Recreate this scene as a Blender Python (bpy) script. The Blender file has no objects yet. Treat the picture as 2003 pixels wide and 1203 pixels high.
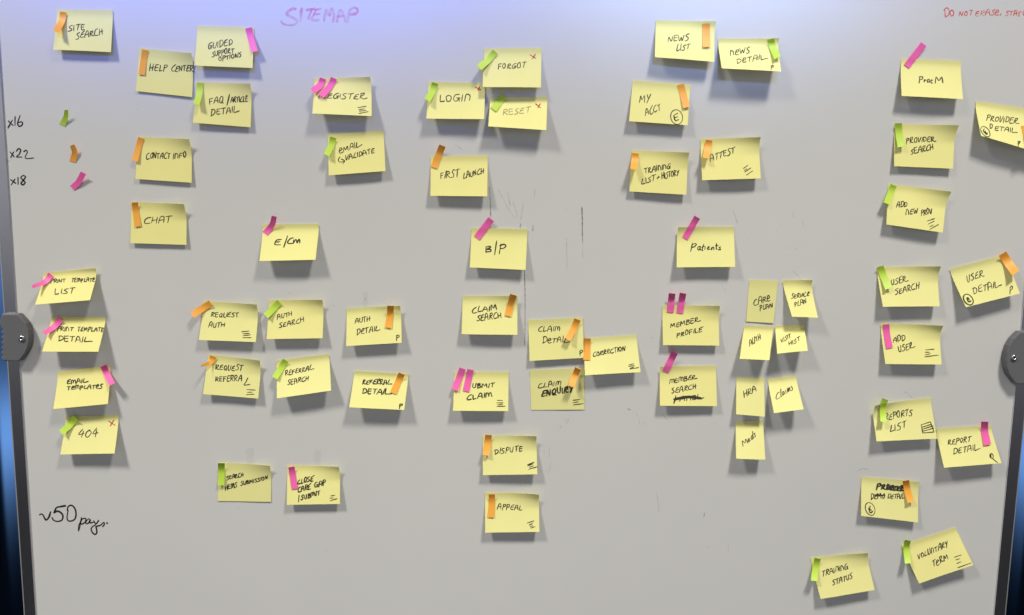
import bpy, bmesh, math, random
import numpy as np
from mathutils import Matrix, Vector

random.seed(7)
S = bpy.context.scene
COL = S.collection

# ------------------------------------------------------------------ camera
W0, H0, FPX = 2003.0, 1203.0, 1600.0          # photo pixels, focal length in photo pixels
PITCH, ROLL = math.radians(7.2), math.radians(0.9)
D = 1.117                                     # camera to board, metres
CPOS = np.array([0.0, -D, D * math.tan(PITCH)])
FWD = np.array([0.0, math.cos(PITCH), -math.sin(PITCH)])
_r0 = np.array([1.0, 0.0, 0.0]); _u0 = np.array([0.0, math.sin(PITCH), math.cos(PITCH)])
RGT = math.cos(ROLL) * _r0 + math.sin(ROLL) * _u0
UPV = -math.sin(ROLL) * _r0 + math.cos(ROLL) * _u0
cam = bpy.data.cameras.new('camera')
cam.sensor_fit = 'HORIZONTAL'; cam.sensor_width = 36.0
cam.lens = FPX / W0 * 36.0
cam.clip_start = 0.02; cam.clip_end = 100.0
camo = bpy.data.objects.new('camera', cam); COL.objects.link(camo)
M = Matrix.Identity(4)
for i in range(3):
    M[i][0] = RGT[i]; M[i][1] = UPV[i]; M[i][2] = -FWD[i]; M[i][3] = CPOS[i]
camo.matrix_world = M
S.camera = camo

# ------------------------------------------------------------------ world and lamps
world = bpy.data.worlds.new('World'); S.world = world
world.use_nodes = True
wn, wl = world.node_tree.nodes, world.node_tree.links
bg = wn['Background']
tc = wn.new('ShaderNodeTexCoord'); sep = wn.new('ShaderNodeSeparateXYZ')
mr = wn.new('ShaderNodeMapRange'); mr.inputs['From Min'].default_value = -1; mr.inputs['From Max'].default_value = 1
cr = wn.new('ShaderNodeValToRGB')
wl.new(tc.outputs['Generated'], sep.inputs[0]); wl.new(sep.outputs['Z'], mr.inputs['Value'])
wl.new(mr.outputs[0], cr.inputs[0]); wl.new(cr.outputs[0], bg.inputs['Color'])
ramp = [(-1.0, (.006, .006, .006)), (-.42, (.006, .006, .007)), (-.31, (.028, .028, .030)), (-.14, (.16, .16, .175)),
        (0.0, (.50, .50, .54)), (.26, (.80, .81, .86)), (.36, (.30, .30, .31)), (.5, (.08, .08, .08)), (1.0, (.08, .08, .08))]
cr.color_ramp.elements[0].position = 0.0; cr.color_ramp.elements[0].color = (*ramp[0][1], 1)
cr.color_ramp.elements[1].position = 1.0; cr.color_ramp.elements[1].color = (*ramp[-1][1], 1)
for zz, c in ramp[1:-1]:
    e = cr.color_ramp.elements.new((zz + 1) / 2); e.color = (*c, 1)
# added glow behind the camera, below eye level, to brighten the posts' reflections
def math_node(op, a, b=None):
    n = wn.new('ShaderNodeMath'); n.operation = op
    for i, q in enumerate((a, b)):
        if q is None: continue
        if isinstance(q, (int, float)): n.inputs[i].default_value = q
        else: wl.new(q, n.inputs[i])
    return n.outputs[0]
ax_ = math_node('ABSOLUTE', sep.outputs['X'])
side = wn.new('ShaderNodeMapRange'); side.interpolation_type = 'SMOOTHSTEP'
side.inputs['From Min'].default_value = 0.28; side.inputs['From Max'].default_value = 0.44
side.inputs['To Min'].default_value = 1.0; side.inputs['To Max'].default_value = 0.0
wl.new(ax_, side.inputs['Value'])
dz = math_node('DIVIDE', math_node('SUBTRACT', sep.outputs['Z'], -0.455), 0.125)
gz = math_node('POWER', 2.71828, math_node('MULTIPLY', math_node('MULTIPLY', dz, dz), -0.5))
glow = math_node('MULTIPLY', side.outputs[0], gz)
mixw = wn.new('ShaderNodeMix'); mixw.data_type = 'RGBA'
mixw.inputs['B'].default_value = (1.3, 1.35, 1.4, 1)
wl.new(glow, mixw.inputs['Factor']); wl.new(cr.outputs[0], mixw.inputs['A']); wl.new(mixw.outputs['Result'], bg.inputs['Color'])
bg.inputs['Strength'].default_value = 0.58

def spot(name, loc, target, power, color, angle, radius=0.12):
    l = bpy.data.lights.new(name, 'SPOT'); l.energy = power; l.color = color
    l.spot_size = math.radians(angle); l.spot_blend = 1.0; l.shadow_soft_size = radius
    o = bpy.data.objects.new(name, l); COL.objects.link(o)
    o.location = loc
    o.rotation_euler = (Vector(target) - Vector(loc)).to_track_quat('-Z', 'Y').to_euler()
    return o

spot('ceiling_lamp', (-2.10, -1.75, 2.80), (-1.5, 0, -3.4), 556, (1.0, 0.965, 0.87), 94, 0.30)
spot('ceiling_lamp', (1.00, -1.50, 2.70), (0.3, 0, -3.4), 419, (1.0, 0.965, 0.87), 67, 0.27)
for bx, bp, bw, bc in ((-0.66, 45, 37, (.07, .16, 1)), (-0.40, 64, 37, (.07, .17, 1)), (-0.13, 57, 37, (.07, .17, 1)), (0.26, 78, 35, (.28, .44, 1)), (0.52, 14, 34, (.3, .38, 1))):
    spot('added_blue_veil', (bx, -1.0, 0.90), (bx, 0, 0.63), bp, bc, bw)  # added lamps standing in for bluish lens veil along the board's top

S.view_settings.view_transform = 'Standard'
S.view_settings.look = 'None'
S.view_settings.exposure = 0.0
S.view_settings.gamma = 1.0
S.view_settings.use_curve_mapping = False
S.cycles.max_bounces = 6

# ------------------------------------------------------------------ photo pixel <-> place on the board
def project(P):
    d = P - CPOS
    z = d @ FWD
    return np.stack([W0 / 2 + FPX * (d @ RGT) / z, H0 / 2 - FPX * (d @ UPV) / z], -1)

def at(px, py, h=0.0):
    """the point h metres in front of the board seen at a photo pixel"""
    px = np.asarray(px, float); py = np.asarray(py, float); h = np.asarray(h, float)
    d = FWD + ((px - W0 / 2) / FPX)[..., None] * RGT + ((H0 / 2 - py) / FPX)[..., None] * UPV
    t = (-h - CPOS[1]) / d[..., 1]
    return CPOS + d * t[..., None]

# ------------------------------------------------------------------ materials
def mat(name, color, rough=0.6, metal=0.0, spec=0.5, noise=0.0, nscale=40.0, transl=0.0, bump=0.0, bscale=300.0, coat=0.0):
    m = bpy.data.materials.new(name); m.use_nodes = True
    n, l = m.node_tree.nodes, m.node_tree.links
    b = n['Principled BSDF']; out = n['Material Output']
    b.inputs['Base Color'].default_value = (*color, 1)
    b.inputs['Roughness'].default_value = rough
    b.inputs['Metallic'].default_value = metal
    b.inputs['Specular IOR Level'].default_value = spec
    b.inputs['Coat Weight'].default_value = coat
    tcn = n.new('ShaderNodeTexCoord')
    if noise > 0:
        nz = n.new('ShaderNodeTexNoise'); nz.inputs['Scale'].default_value = nscale; nz.inputs['Detail'].default_value = 5
        l.new(tcn.outputs['Object'], nz.inputs['Vector'])
        mx = n.new('ShaderNodeMix'); mx.data_type = 'RGBA'
        mx.inputs['A'].default_value = (*[c * (1 - noise) for c in color], 1)
        mx.inputs['B'].default_value = (*[min(1, c * (1 + noise)) for c in color], 1)
        l.new(nz.outputs['Fac'], mx.inputs['Factor']); l.new(mx.outputs['Result'], b.inputs['Base Color'])
    if bump > 0:
        nb = n.new('ShaderNodeTexNoise'); nb.inputs['Scale'].default_value = bscale; nb.inputs['Detail'].default_value = 3
        l.new(tcn.outputs['Object'], nb.inputs['Vector'])
        bp = n.new('ShaderNodeBump'); bp.inputs['Strength'].default_value = bump; bp.inputs['Distance'].default_value = 0.0005
        l.new(nb.outputs['Fac'], bp.inputs['Height']); l.new(bp.outputs['Normal'], b.inputs['Normal'])
    if transl > 0:
        t = n.new('ShaderNodeBsdfTranslucent'); t.inputs['Color'].default_value = (*color, 1)
        ms = n.new('ShaderNodeMixShader'); ms.inputs[0].default_value = transl
        l.new(b.outputs[0], ms.inputs[1]); l.new(t.outputs[0], ms.inputs[2]); l.new(ms.outputs[0], out.inputs['Surface'])
    return m

def faded(name, color, alpha, nscale=0.0):
    """dry-erase marks and smears: ink that lets the board show through"""
    m = bpy.data.materials.new(name); m.use_nodes = True
    n, l = m.node_tree.nodes, m.node_tree.links
    b = n['Principled BSDF']; out = n['Material Output']
    b.inputs['Base Color'].default_value = (*color, 1); b.inputs['Roughness'].default_value = 0.6
    tr = n.new('ShaderNodeBsdfTransparent'); ms = n.new('ShaderNodeMixShader'); ms.inputs[0].default_value = alpha
    if nscale:
        tcn = n.new('ShaderNodeTexCoord'); nz = n.new('ShaderNodeTexNoise'); nz.inputs['Scale'].default_value = nscale
        l.new(tcn.outputs['Object'], nz.inputs['Vector'])
        rg = n.new('ShaderNodeMapRange'); rg.inputs['From Min'].default_value = 0.35; rg.inputs['From Max'].default_value = 0.65
        rg.inputs['To Min'].default_value = alpha * 0.35; rg.inputs['To Max'].default_value = min(1, alpha * 1.35)
        l.new(nz.outputs['Fac'], rg.inputs['Value']); l.new(rg.outputs[0], ms.inputs[0])
    l.new(tr.outputs[0], ms.inputs[1]); l.new(b.outputs[0], ms.inputs[2]); l.new(ms.outputs[0], out.inputs['Surface'])
    return m

M_BOARD = mat('whiteboard_enamel', (0.70, 0.695, 0.685), 0.42, noise=0.03, nscale=5, bump=0.02, bscale=900)
M_RAIL = mat('rail_grey', (0.80, 0.80, 0.84), 0.17, metal=1.0, noise=0.04, nscale=60)
M_EDGE = mat('rail_edge_metal', (0.40, 0.40, 0.41), 0.5, metal=0.3)
M_BRACKET = mat('bracket_plastic', (0.145, 0.147, 0.158), 0.55, noise=0.10, nscale=400, bump=0.25, bscale=1500)
M_SCREW = mat('screw_steel', (0.55, 0.56, 0.60), 0.22, metal=1.0)
M_HOLE = mat('screw_socket', (0.01, 0.01, 0.012), 0.5)
M_POST = mat('post_blue_metal', (0.19, 0.43, 0.98), 0.16, metal=1.0, noise=0.04, nscale=30)
PAPER = [mat('canary_paper', c, 0.85, spec=0.2, noise=0.035, nscale=30, bump=0.05, bscale=1200)
         for c in ((0.93, 0.885, 0.355), (0.92, 0.88, 0.37), (0.93, 0.87, 0.345))]
FLAGM = {'pink': mat('pink_film', (1.0, 0.15, 0.49), 0.5, noise=0.02, transl=0.05),
         'orange': mat('orange_film', (1.0, 0.44, 0.055), 0.5, noise=0.02, transl=0.05),
         'green': mat('green_film', (0.54, 0.76, 0.07), 0.5, noise=0.02, transl=0.05)}
INK = mat('black_marker_ink', (0.040, 0.033, 0.022), 0.7)
INK_GREY = mat('dry_grey_ink', (0.30, 0.26, 0.12), 0.7)
INK_RED = mat('red_ink', (0.55, 0.04, 0.07), 0.7)
BOARD_BLACK = mat('board_marker_black', (0.013, 0.013, 0.016), 0.55)
BOARD_PINK = faded('board_marker_pink', (0.85, 0.22, 0.52), 0.30, 60)
BOARD_RED = faded('board_marker_red', (0.82, 0.09, 0.07), 0.80, 120)
SCUFF = faded('dry_smear', (0.16, 0.16, 0.15), 0.24, 160)
SCUFF_DARK = faded('dry_smear_dark', (0.12, 0.12, 0.11), 0.48, 160)
GHOST = faded('wiped_ghost', (0.42, 0.42, 0.40), 0.06)

# ------------------------------------------------------------------ mesh helpers
def link(name, verts, faces, material, parent=None, smooth=False, solid=0.0):
    me = bpy.data.meshes.new(name)
    me.from_pydata([tuple(map(float, v)) for v in verts], [], faces)
    me.materials.append(material)
    if smooth:
        for p in me.polygons: p.use_smooth = True
    me.update()
    o = bpy.data.objects.new(name, me); COL.objects.link(o)
    if parent: o.parent = parent
    if solid:
        md = o.modifiers.new('thickness', 'SOLIDIFY'); md.thickness = solid; md.offset = -1.0
    return o

def tag(o, label, cat, group=None, kind=None):
    o['label'] = label; o['category'] = cat
    if group: o['group'] = group
    if kind: o['kind'] = kind
    return o

def box(name, lo, hi, material, parent=None, bev=0.0):
    bm = bmesh.new(); bmesh.ops.create_cube(bm, size=1)
    for v in bm.verts:
        v.co = Vector([(lo[i] + hi[i]) / 2 + v.co[i] * (hi[i] - lo[i]) for i in range(3)])
    if bev: bmesh.ops.bevel(bm, geom=bm.edges[:], offset=bev, segments=2, affect='EDGES')
    me = bpy.data.meshes.new(name); bm.to_mesh(me); bm.free(); me.materials.append(material)
    o = bpy.data.objects.new(name, me); COL.objects.link(o)
    if parent: o.parent = parent
    return o

def spline(pts, per=5):
    """Catmull-Rom through the points"""
    P = [np.array(p, float) for p in pts]
    if len(P) == 2:
        n = max(2, int(np.linalg.norm(P[1] - P[0]) / 4) + 1)
        return [P[0] + (P[1] - P[0]) * i / n for i in range(n + 1)]
    Q = [2 * P[0] - P[1]] + P + [2 * P[-1] - P[-2]]
    out = []
    for i in range(1, len(Q) - 2):
        a, b, c, d = Q[i - 1], Q[i], Q[i + 1], Q[i + 2]
        for k in range(per):
            t = k / per
            out.append(0.5 * (2 * b + (c - a) * t + (2 * a - 5 * b + 4 * c - d) * t * t + (3 * b - a - 3 * c + d) * t ** 3))
    out.append(P[-1])
    return out

def sheet_mesh(name, G, material, thick, parent=None):
    """rows x cols grid of points -> thin sheet: smooth front and back, separate flat rim"""
    R, C_ = G.shape[:2]
    du = np.gradient(G, axis=1); dv = np.gradient(G, axis=0)
    N = np.cross(du, dv); N /= np.linalg.norm(N, axis=2, keepdims=True)
    N[N[..., 1] > 0] *= -1
    B = G - N * thick
    fv = G.reshape(-1, 3); bv = B.reshape(-1, 3); n = R * C_
    fac = []
    for j in range(R - 1):
        for i in range(C_ - 1):
            a = j * C_ + i; q = (a, a + C_, a + C_ + 1, a + 1)
            fac.append(q); fac.append(tuple(n + k for k in reversed(q)))
    v0 = np.cross(G[1, 0] - G[0, 0], G[1, 1] - G[0, 0])
    if np.dot(v0, N[0, 0]) < 0: fac = [tuple(reversed(q)) for q in fac]
    ring = [i for i in range(C_)] + [j * C_ + C_ - 1 for j in range(1, R)] + [(R - 1) * C_ + i for i in range(C_ - 2, -1, -1)] + [j * C_ for j in range(R - 2, 0, -1)]
    vv = list(fv) + list(bv); m0 = len(vv)
    for r in ring: vv += [fv[r], bv[r]]
    L_ = len(ring); nsm = len(fac)
    for k in range(L_):
        k2 = (k + 1) % L_
        fac.append((m0 + 2 * k, m0 + 2 * k2, m0 + 2 * k2 + 1, m0 + 2 * k + 1))
    o = link(name, vv, fac, material, parent)
    for i, p in enumerate(o.data.polygons): p.use_smooth = i < nsm
    return o

class Ink:
    """pen strokes as ribbons in photo pixels, later laid onto a surface"""
    def __init__(self): self.v, self.f, self.k, self.n = [], [], [], 0
    def stroke(self, pts, w, per=5):
        p = spline(pts, per); m = len(p)
        if m < 2: return
        w = w * random.uniform(0.9, 1.12)
        base = len(self.v)
        ph = random.uniform(0, 6.28)
        for i in range(m):
            t = p[min(i + 1, m - 1)] - p[max(i - 1, 0)]
            L = np.hypot(*t) or 1.0
            nrm = np.array([-t[1], t[0]]) / L
            s = i / (m - 1)
            ww = w * (0.94 + 0.16 * math.sin(5 * s + ph)) * (0.72 if i in (0, m - 1) else 1.0)
            q = p[i].copy()
            if i == 0: q = q - t / L * w * 0.35
            if i == m - 1: q = q + t / L * w * 0.35
            self.v += [q + nrm * ww / 2, q - nrm * ww / 2]
            self.k += [self.n, self.n]
        for i in range(m - 1):
            a = base + 2 * i
            self.f.append((a, a + 1, a + 3, a + 2))
        self.n += 1

# ------------------------------------------------------------------ the writer's hand
F = {
 'A': [(.68, [[(0, 0), (.10, .55), (.30, 1), (.48, .95), (.60, .5), (.66, 0)], [(.1, .42), (.62, .48)]]),
       (.66, [[(.02, -.05), (.14, .92), (.40, 1), (.55, .7), (.62, .02)], [(.1, .40), (.6, .45)]])],
 'B': [(.56, [[(.08, 1), (.06, 0)], [(.05, .95), (.40, 1), (.48, .78), (.15, .55), (.54, .40), (.48, .08), (.05, 0)]])],
 'C': [(.62, [[(.60, .98), (.30, .88), (.06, .48), (.06, .14), (.26, 0), (.66, .06)]])],
 'D': [(.62, [[(.08, .95), (.10, 0)], [(0, .92), (.38, .98), (.62, .62), (.50, .22), (.08, 0)]])],
 'E': [(.55, [[(.56, 1), (.20, .86), (.09, .42), (.05, .06), (.55, .02)], [(.1, .48), (.48, .56)]]),
       (.54, [[(.08, .46), (.46, .60), (.46, .90), (.22, .92), (.04, .45), (.14, .04), (.56, .08)]]),
       (.52, [[(.06, .98), (.07, .04), (.52, .04)], [(.06, .95), (.50, 1)], [(.08, .5), (.45, .55)]])],
 'F': [(.54, [[(.09, 0), (.08, .95)], [(.04, .93), (.56, 1)], [(.08, .5), (.46, .56)]])],
 'G': [(.66, [[(.58, .95), (.25, .84), (.05, .40), (.14, .03), (.42, .06), (.56, .42)], [(.32, .42), (.66, .46)], [(.57, .44), (.58, 0)]])],
 'H': [(.58, [[(.05, 1), (.05, 0)], [(.05, .45), (.56, .56)], [(.54, 1), (.55, 0)]]),
       (.62, [[(.05, 1), (.06, 0)], [(.48, 1), (.50, .02)], [(.06, .40), (.66, .60)]])],
 'I': [(.12, [[(.06, 1), (.05, 0)]])],
 'J': [(.4, [[(.35, 1), (.35, .2), (.15, 0), (0, .15)]])],
 'K': [(.55, [[(.06, 1), (.06, 0)], [(.5, 1), (.1, .5), (.55, 0)]])],
 'L': [(.52, [[(.22, 1), (.10, .45), (.05, .05), (.54, .06)]]), (.5, [[(.08, 1), (.07, .06), (.24, 0), (.52, .10)]])],
 'M': [(.80, [[(.04, 0), (.12, .95), (.38, .34), (.62, .95), (.78, 0)]]),
       (.82, [[(.05, 0), (.08, .85), (.25, .96), (.38, .80), (.40, .15), (.46, .80), (.62, .94), (.74, .72), (.80, 0)]])],
 'N': [(.58, [[(.04, 0), (.08, .95), (.48, .05), (.56, 1)]]), (.58, [[(.05, 0), (.06, .9), (.30, .92), (.50, .6), (.56, .02)]])],
 'O': [(.56, [[(.30, .97), (.08, .75), (.04, .35), (.22, .02), (.48, .2), (.52, .65), (.34, .97), (.2, .92)]])],
 'P': [(.54, [[(.10, .98), (.07, -.12)], [(.03, .88), (.36, 1), (.54, .78), (.40, .54), (.09, .46)]])],
 'Q': [(.62, [[(.30, .97), (.06, .65), (.10, .15), (.36, .04), (.54, .4), (.46, .85), (.30, .97)], [(.34, .3), (.66, -.05)]])],
 'R': [(.58, [[(.10, 1), (.06, 0)], [(.03, .88), (.36, 1), (.50, .76), (.36, .54), (.12, .48), (.60, 0)]]),
       (.60, [[(.08, .96), (.05, 0)], [(.05, .9), (.42, 1), (.42, .66), (.14, .46), (.42, .08), (.64, .06)]])],
 'S': [(.52, [[(.54, .97), (.28, .94), (.12, .72), (.42, .42), (.42, .12), (.20, -.02), (-.02, .02)]])],
 'T': [(.56, [[(0, .92), (.60, 1)], [(.32, .96), (.27, 0)]])],
 'U': [(.56, [[(.05, 1), (.07, .24), (.26, 0), (.48, .18), (.55, 1)]])],
 'V': [(.54, [[(.02, 1), (.24, .02), (.54, 1)]])],
 'W': [(.78, [[(.02, 1), (.18, .04), (.38, .70), (.54, .04), (.78, 1)]])],
 'X': [(.55, [[(.05, 1), (.5, 0)], [(.5, 1), (.05, 0)]])],
 'Y': [(.58, [[(.02, 1), (.28, .50)], [(.56, 1), (.28, .45), (.16, -.12)]])],
 'a': [(.50, [[(.42, .52), (.20, .55), (.04, .22), (.20, 0), (.40, .2), (.42, .5), (.44, .1), (.54, .05)]])],
 'c': [(.42, [[(.40, .46), (.20, .52), (.05, .2), (.22, 0), (.44, .08)]])],
 'd': [(.52, [[(.42, .40), (.20, .5), (.05, .2), (.22, 0), (.42, .25), (.5, 1), (.46, .05)]])],
 'e': [(.46, [[(.06, .25), (.36, .34), (.30, .54), (.08, .36), (.12, .04), (.46, .06)]])],
 'i': [(.16, [[(.06, .5), (.08, .02)]])],
 'l': [(.20, [[(.12, 1), (.06, .1), (.2, .02)]])],
 'm': [(.66, [[(.04, .5), (.06, 0), (.18, .5), (.30, .4), (.32, .05), (.46, .5), (.58, .4), (.62, .02)]])],
 'n': [(.48, [[(.05, .5), (.06, 0), (.22, .5), (.38, .42), (.42, .02)]])],
 'r': [(.36, [[(.05, .5), (.06, 0), (.16, .42), (.34, .52)]])],
 's': [(.36, [[(.30, .5), (.10, .46), (.28, .2), (.24, .02), (0, .02)]])],
 't': [(.34, [[(.18, .98), (.12, .08), (.3, .02)], [(0, .58), (.36, .66)]])],
 '0': [(.52, [[(.34, .97), (.10, .75), (.04, .3), (.22, .02), (.46, .25), (.50, .7), (.30, .97)]])],
 '4': [(.56, [[(.30, 1), (.02, .36), (.58, .44)], [(.42, .72), (.34, -.05)]])],
 '+': [(.4, [[(0, .4), (.4, .45)], [(.2, .65), (.18, .2)]])],
 ',': [(.15, [[(.1, .15), (0, -.15)]])],
}

def write(ink, text, x0, y0, x1, y1, H, w, slant=0.13):
    """set one word on a baseline running between two photo pixels"""
    glyphs = [F[c][0] if len(text) == 1 else random.choice(F[c][::2] + F[c] if c == 'E' else F[c]) for c in text]
    gap = 0.17; H = H * 0.94
    total = sum(g[0] for g in glyphs) + gap * (len(glyphs) - 1)
    run = math.hypot(x1 - x0, y1 - y0)
    sx = run / total
    ux, uy = (x1 - x0) / run, (y1 - y0) / run
    upx, upy = uy * 0.55, -math.sqrt(max(0, 1 - (uy * 0.55) ** 2))      # letters lean less than the line climbs
    cx = 0.0
    last = len(glyphs) - 1
    for gi, (adv, strokes) in enumerate(glyphs):
        tail = gi == last and len(text) > 2 and text[-1] in 'LERK' and random.random() < .8
        s = random.uniform(0.84, 1.14); dy = random.uniform(-.08, .08); sl = slant + random.uniform(-.10, .12)
        for si, st in enumerate(strokes):
            if tail and si == len(strokes) - 1 and text[-1] in 'LR': st = st + [(st[-1][0] + random.uniform(.25, .5), st[-1][1] + random.uniform(.0, .14))]
            if tail and si == 0 and text[-1] == 'E': st = [(st[0][0] + random.uniform(.15, .35), st[0][1] + .15)] + st
            pts = []
            for gx, gy in st:
                gx += random.uniform(-.045, .045); gy += random.uniform(-.05, .05)
                gy = gy * s + dy
                a = (cx + gx + gy * sl * H / max(sx, 1e-3)) * sx
                b = gy * H
                pts.append((x0 + ux * a + upx * b, y0 + uy * a + upy * b))
            ink.stroke(pts, w)
        cx += adv + gap

def ellipse(cx, cy, rx, ry, rot, a0=100, a1=470, n=16):
    r = math.radians(rot); pts = []
    for i in range(n + 1):
        t = math.radians(a0 + (a1 - a0) * i / n)
        x, y = rx * math.cos(t), -ry * math.sin(t)
        pts.append((cx + x * math.cos(r) - y * math.sin(r), cy + x * math.sin(r) + y * math.cos(r)))
    return pts

# ================================================================== THE WHITEBOARD
board = bpy.data.objects.new('whiteboard', None); COL.objects.link(board)
board.location = (0, 0, 0)
tag(board, 'large scuffed pale grey whiteboard with dark side rails, covered in sticky notes', 'whiteboard')

ZT, ZB = 0.62, -0.60
def edge_x(p, q, z, h):
    a, b = at(*p, h), at(*q, h)
    return a[0] + (b[0] - a[0]) * (z - a[2]) / (b[2] - a[2])
RH = 0.0025
LI, RI = ((4, 200), (69, 1203)), ((1998, 645), (1945, 1203))
lx = lambda z: edge_x(*LI, z, RH)
rx = lambda z: edge_x(*RI, z, RH)
# writing surface: one thick panel
vs = []
for y in (0.0, 0.018):
    for z in (ZB, ZT):
        vs += [(lx(z) - 0.004, y, z), (rx(z) + 0.004, y, z)]
link('writing_surface', vs, [(0, 1, 3, 2), (5, 4, 6, 7), (0, 4, 5, 1), (2, 3, 7, 6), (0, 2, 6, 4), (1, 5, 7, 3)], M_BOARD, board)

def rail(edge, sgn):
    """rounded rail profile swept along the board edge"""
    wd = 0.0155
    prof = [(0.0, 0.002), (0.0, -RH + .0004), (.0004, -RH), (wd - .0006, -RH), (wd, -RH + .0006), (wd, 0.021), (0.0045, 0.021), (0.0045, .0185)]
    v, f = [], []
    for z in (ZB - 0.002, ZT + 0.002):
        for a, y in prof:
            v.append((edge(z) + sgn * a, y, z))
    n = len(prof)
    for i in range(n):
        j = (i + 1) % n
        f.append((i, j, n + j, n + i) if sgn < 0 else (j, i, n + i, n + j))
    f.append(tuple(range(n)) if sgn > 0 else tuple(reversed(range(n))))
    f.append(tuple(range(2 * n - 1, n - 1, -1)) if sgn > 0 else tuple(range(n, 2 * n)))
    o = link('side_rail', v, f, M_RAIL, board)
    # slim bright lip along the outer edge
    lv, lf = [], []
    lp = [(wd + .0002, -RH + .001), (wd + .0018, -RH + .0015), (wd + .0018, .016), (wd + .0002, .016)]
    for z in (ZB, ZT):
        for a, y in lp: lv.append((edge(z) + sgn * a, y, z))
    for i in range(4):
        j = (i + 1) % 4
        lf.append((i, j, 4 + j, 4 + i) if sgn < 0 else (j, i, 4 + i, 4 + j))
    lf += [(0, 1, 2, 3), (7, 6, 5, 4)] if sgn > 0 else [(3, 2, 1, 0), (4, 5, 6, 7)]
    link('edge_lip', lv, lf, M_EDGE, o)
    return o
rail(lx, -1); rail(rx, 1)

def bracket(outline, screw):
    """moulded pivot plate: outline traced, thick, with a chamfered front edge"""
    front, back = -0.0120, -0.0010
    bm = bmesh.new()
    pts = [at(x, y, 0.012) for x, y in outline]
    vb = [bm.verts.new((p[0], front, p[2])) for p in pts]
    fc = bm.faces.new(vb)
    if fc.normal.y > 0: bmesh.ops.reverse_faces(bm, faces=[fc])
    r = bmesh.ops.extrude_face_region(bm, geom=[fc])
    nv = [g for g in r['geom'] if isinstance(g, bmesh.types.BMVert)]
    nf = [g for g in r['geom'] if isinstance(g, bmesh.types.BMFace)]
    for v in vb: v.co.y = back
    bmesh.ops.recalc_face_normals(bm, faces=bm.faces[:])
    edges = [e for e in bm.edges if all(abs(v.co.y - front) < 1e-6 for v in e.verts)]
    bmesh.ops.bevel(bm, geom=edges, offset=0.0022, segments=3, affect='EDGES', profile=0.6)
    me = bpy.data.meshes.new('pivot_bracket'); bm.to_mesh(me); bm.free()
    me.materials.append(M_BRACKET)
    o = bpy.data.objects.new('pivot_bracket', me); COL.objects.link(o); o.parent = board
    c = at(*screw, 0.0135)
    # button-head screw: lathe profile
    prof = [(0.0, .0012), (.0015, .0012), (.0017, .0026), (.0030, .0024), (.0041, .0015), (.0044, 0.0), (.0044, -.002)]
    v, f, n = [], [], 24
    for r_, y in prof:
        for i in range(n):
            a = 2 * math.pi * i / n
            v.append((c[0] + r_ * math.cos(a), -0.0120 - y, c[2] + r_ * math.sin(a)))
    for k in range(len(prof) - 1):
        for i in range(n):
            j = (i + 1) % n
            f.append((k * n + i, k * n + j, (k + 1) * n + j, (k + 1) * n + i))
    sc = link('screw', v, f, M_SCREW, o, smooth=True)
    hv = [(c[0] + .0016 * math.cos(math.radians(60 * i)), -0.0120 - .00135, c[2] + .0016 * math.sin(math.radians(60 * i))) for i in range(6)]
    link('screw_socket', hv, [tuple(range(6))], M_HOLE, sc)
    return o
teeth = []
for i, y in enumerate(np.linspace(700, 640, 13)):
    teeth.append((5.0 if i % 2 else 1.2, float(y)))
bracket([(3, 614), (32, 614), (35, 615), (42, 622), (50, 632), (55, 645), (57, 657), (56.7, 670), (53.6, 682), (48.6, 692), (41, 702), (37, 706.5), (33, 707), (6, 706)] + teeth + [(-2, 632)], (41.5, 662))
bracket([(1996, 649), (1991.7, 653), (1982, 663), (1974, 676), (1969.6, 690), (1967.8, 705), (1969, 719), (1973, 732), (1980, 742), (1986.5, 750.5), (1990, 752), (2022, 751), (2022, 649)], (1984.5, 700))

def board_ink(name, ink, material, h=0.00012):
    px = np.array(ink.v); k = np.array(ink.k)
    P = at(px[:, 0], px[:, 1], h + k * 4e-6)
    return link(name, P, ink.f, material, board)

def z(pts, sc, ox, oy): return [(ox + x / sc, oy + y / sc) for x, y in pts]

ink = Ink()      # SITEMAP
for st in ([(520, 122), (490, 112), (440, 140), (405, 185), (450, 215), (510, 245), (540, 285), (510, 318), (440, 330), (370, 315), (332, 280)],
           [(602, 112), (592, 200), (587, 278)], [(668, 130), (740, 118), (780, 116)], [(735, 125), (705, 190), (688, 250)],
           [(850, 112), (790, 135), (760, 190), (735, 262), (825, 262)], [(765, 188), (835, 182)],
           [(893, 268), (905, 190), (925, 128), (962, 200), (990, 108), (1022, 190), (1012, 282)],
           [(1062, 285), (1078, 190), (1110, 128), (1150, 190), (1172, 283)], [(1075, 215), (1150, 205)],
           [(1200, 288), (1215, 200), (1228, 135), (1285, 97), (1335, 130), (1305, 178), (1235, 190)]):
    ink.stroke(z(st, 6.677, 500, 0), 5.6)
board_ink('title_writing', ink, BOARD_PINK)

def counts(strokes):
    ink = Ink()
    for st in strokes: ink.stroke(z(st, 6.685, 0, 200), 2.7)
    board_ink('count_writing', ink, BOARD_BLACK)
counts(([(105, 335), (160, 235)], [(110, 245), (168, 303)], [(197, 187), (195, 305)],
        [(262, 175), (242, 230), (230, 285), (255, 316), (292, 290), (284, 255), (240, 268)]))
counts(([(132, 650), (185, 714)], [(140, 722), (178, 650)], [(213, 640), (242, 608), (270, 625), (250, 680), (215, 715), (285, 716)],
        [(310, 645), (340, 628), (356, 655), (328, 715), (350, 736), (440, 729)]))
counts(([(140, 1012), (205, 1060)], [(147, 1080), (194, 1006)], [(235, 985), (236, 1072)],
        [(335, 975), (305, 957), (272, 985), (300, 1018), (328, 1050), (300, 1080), (275, 1058), (310, 1015), (335, 975)]))

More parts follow.
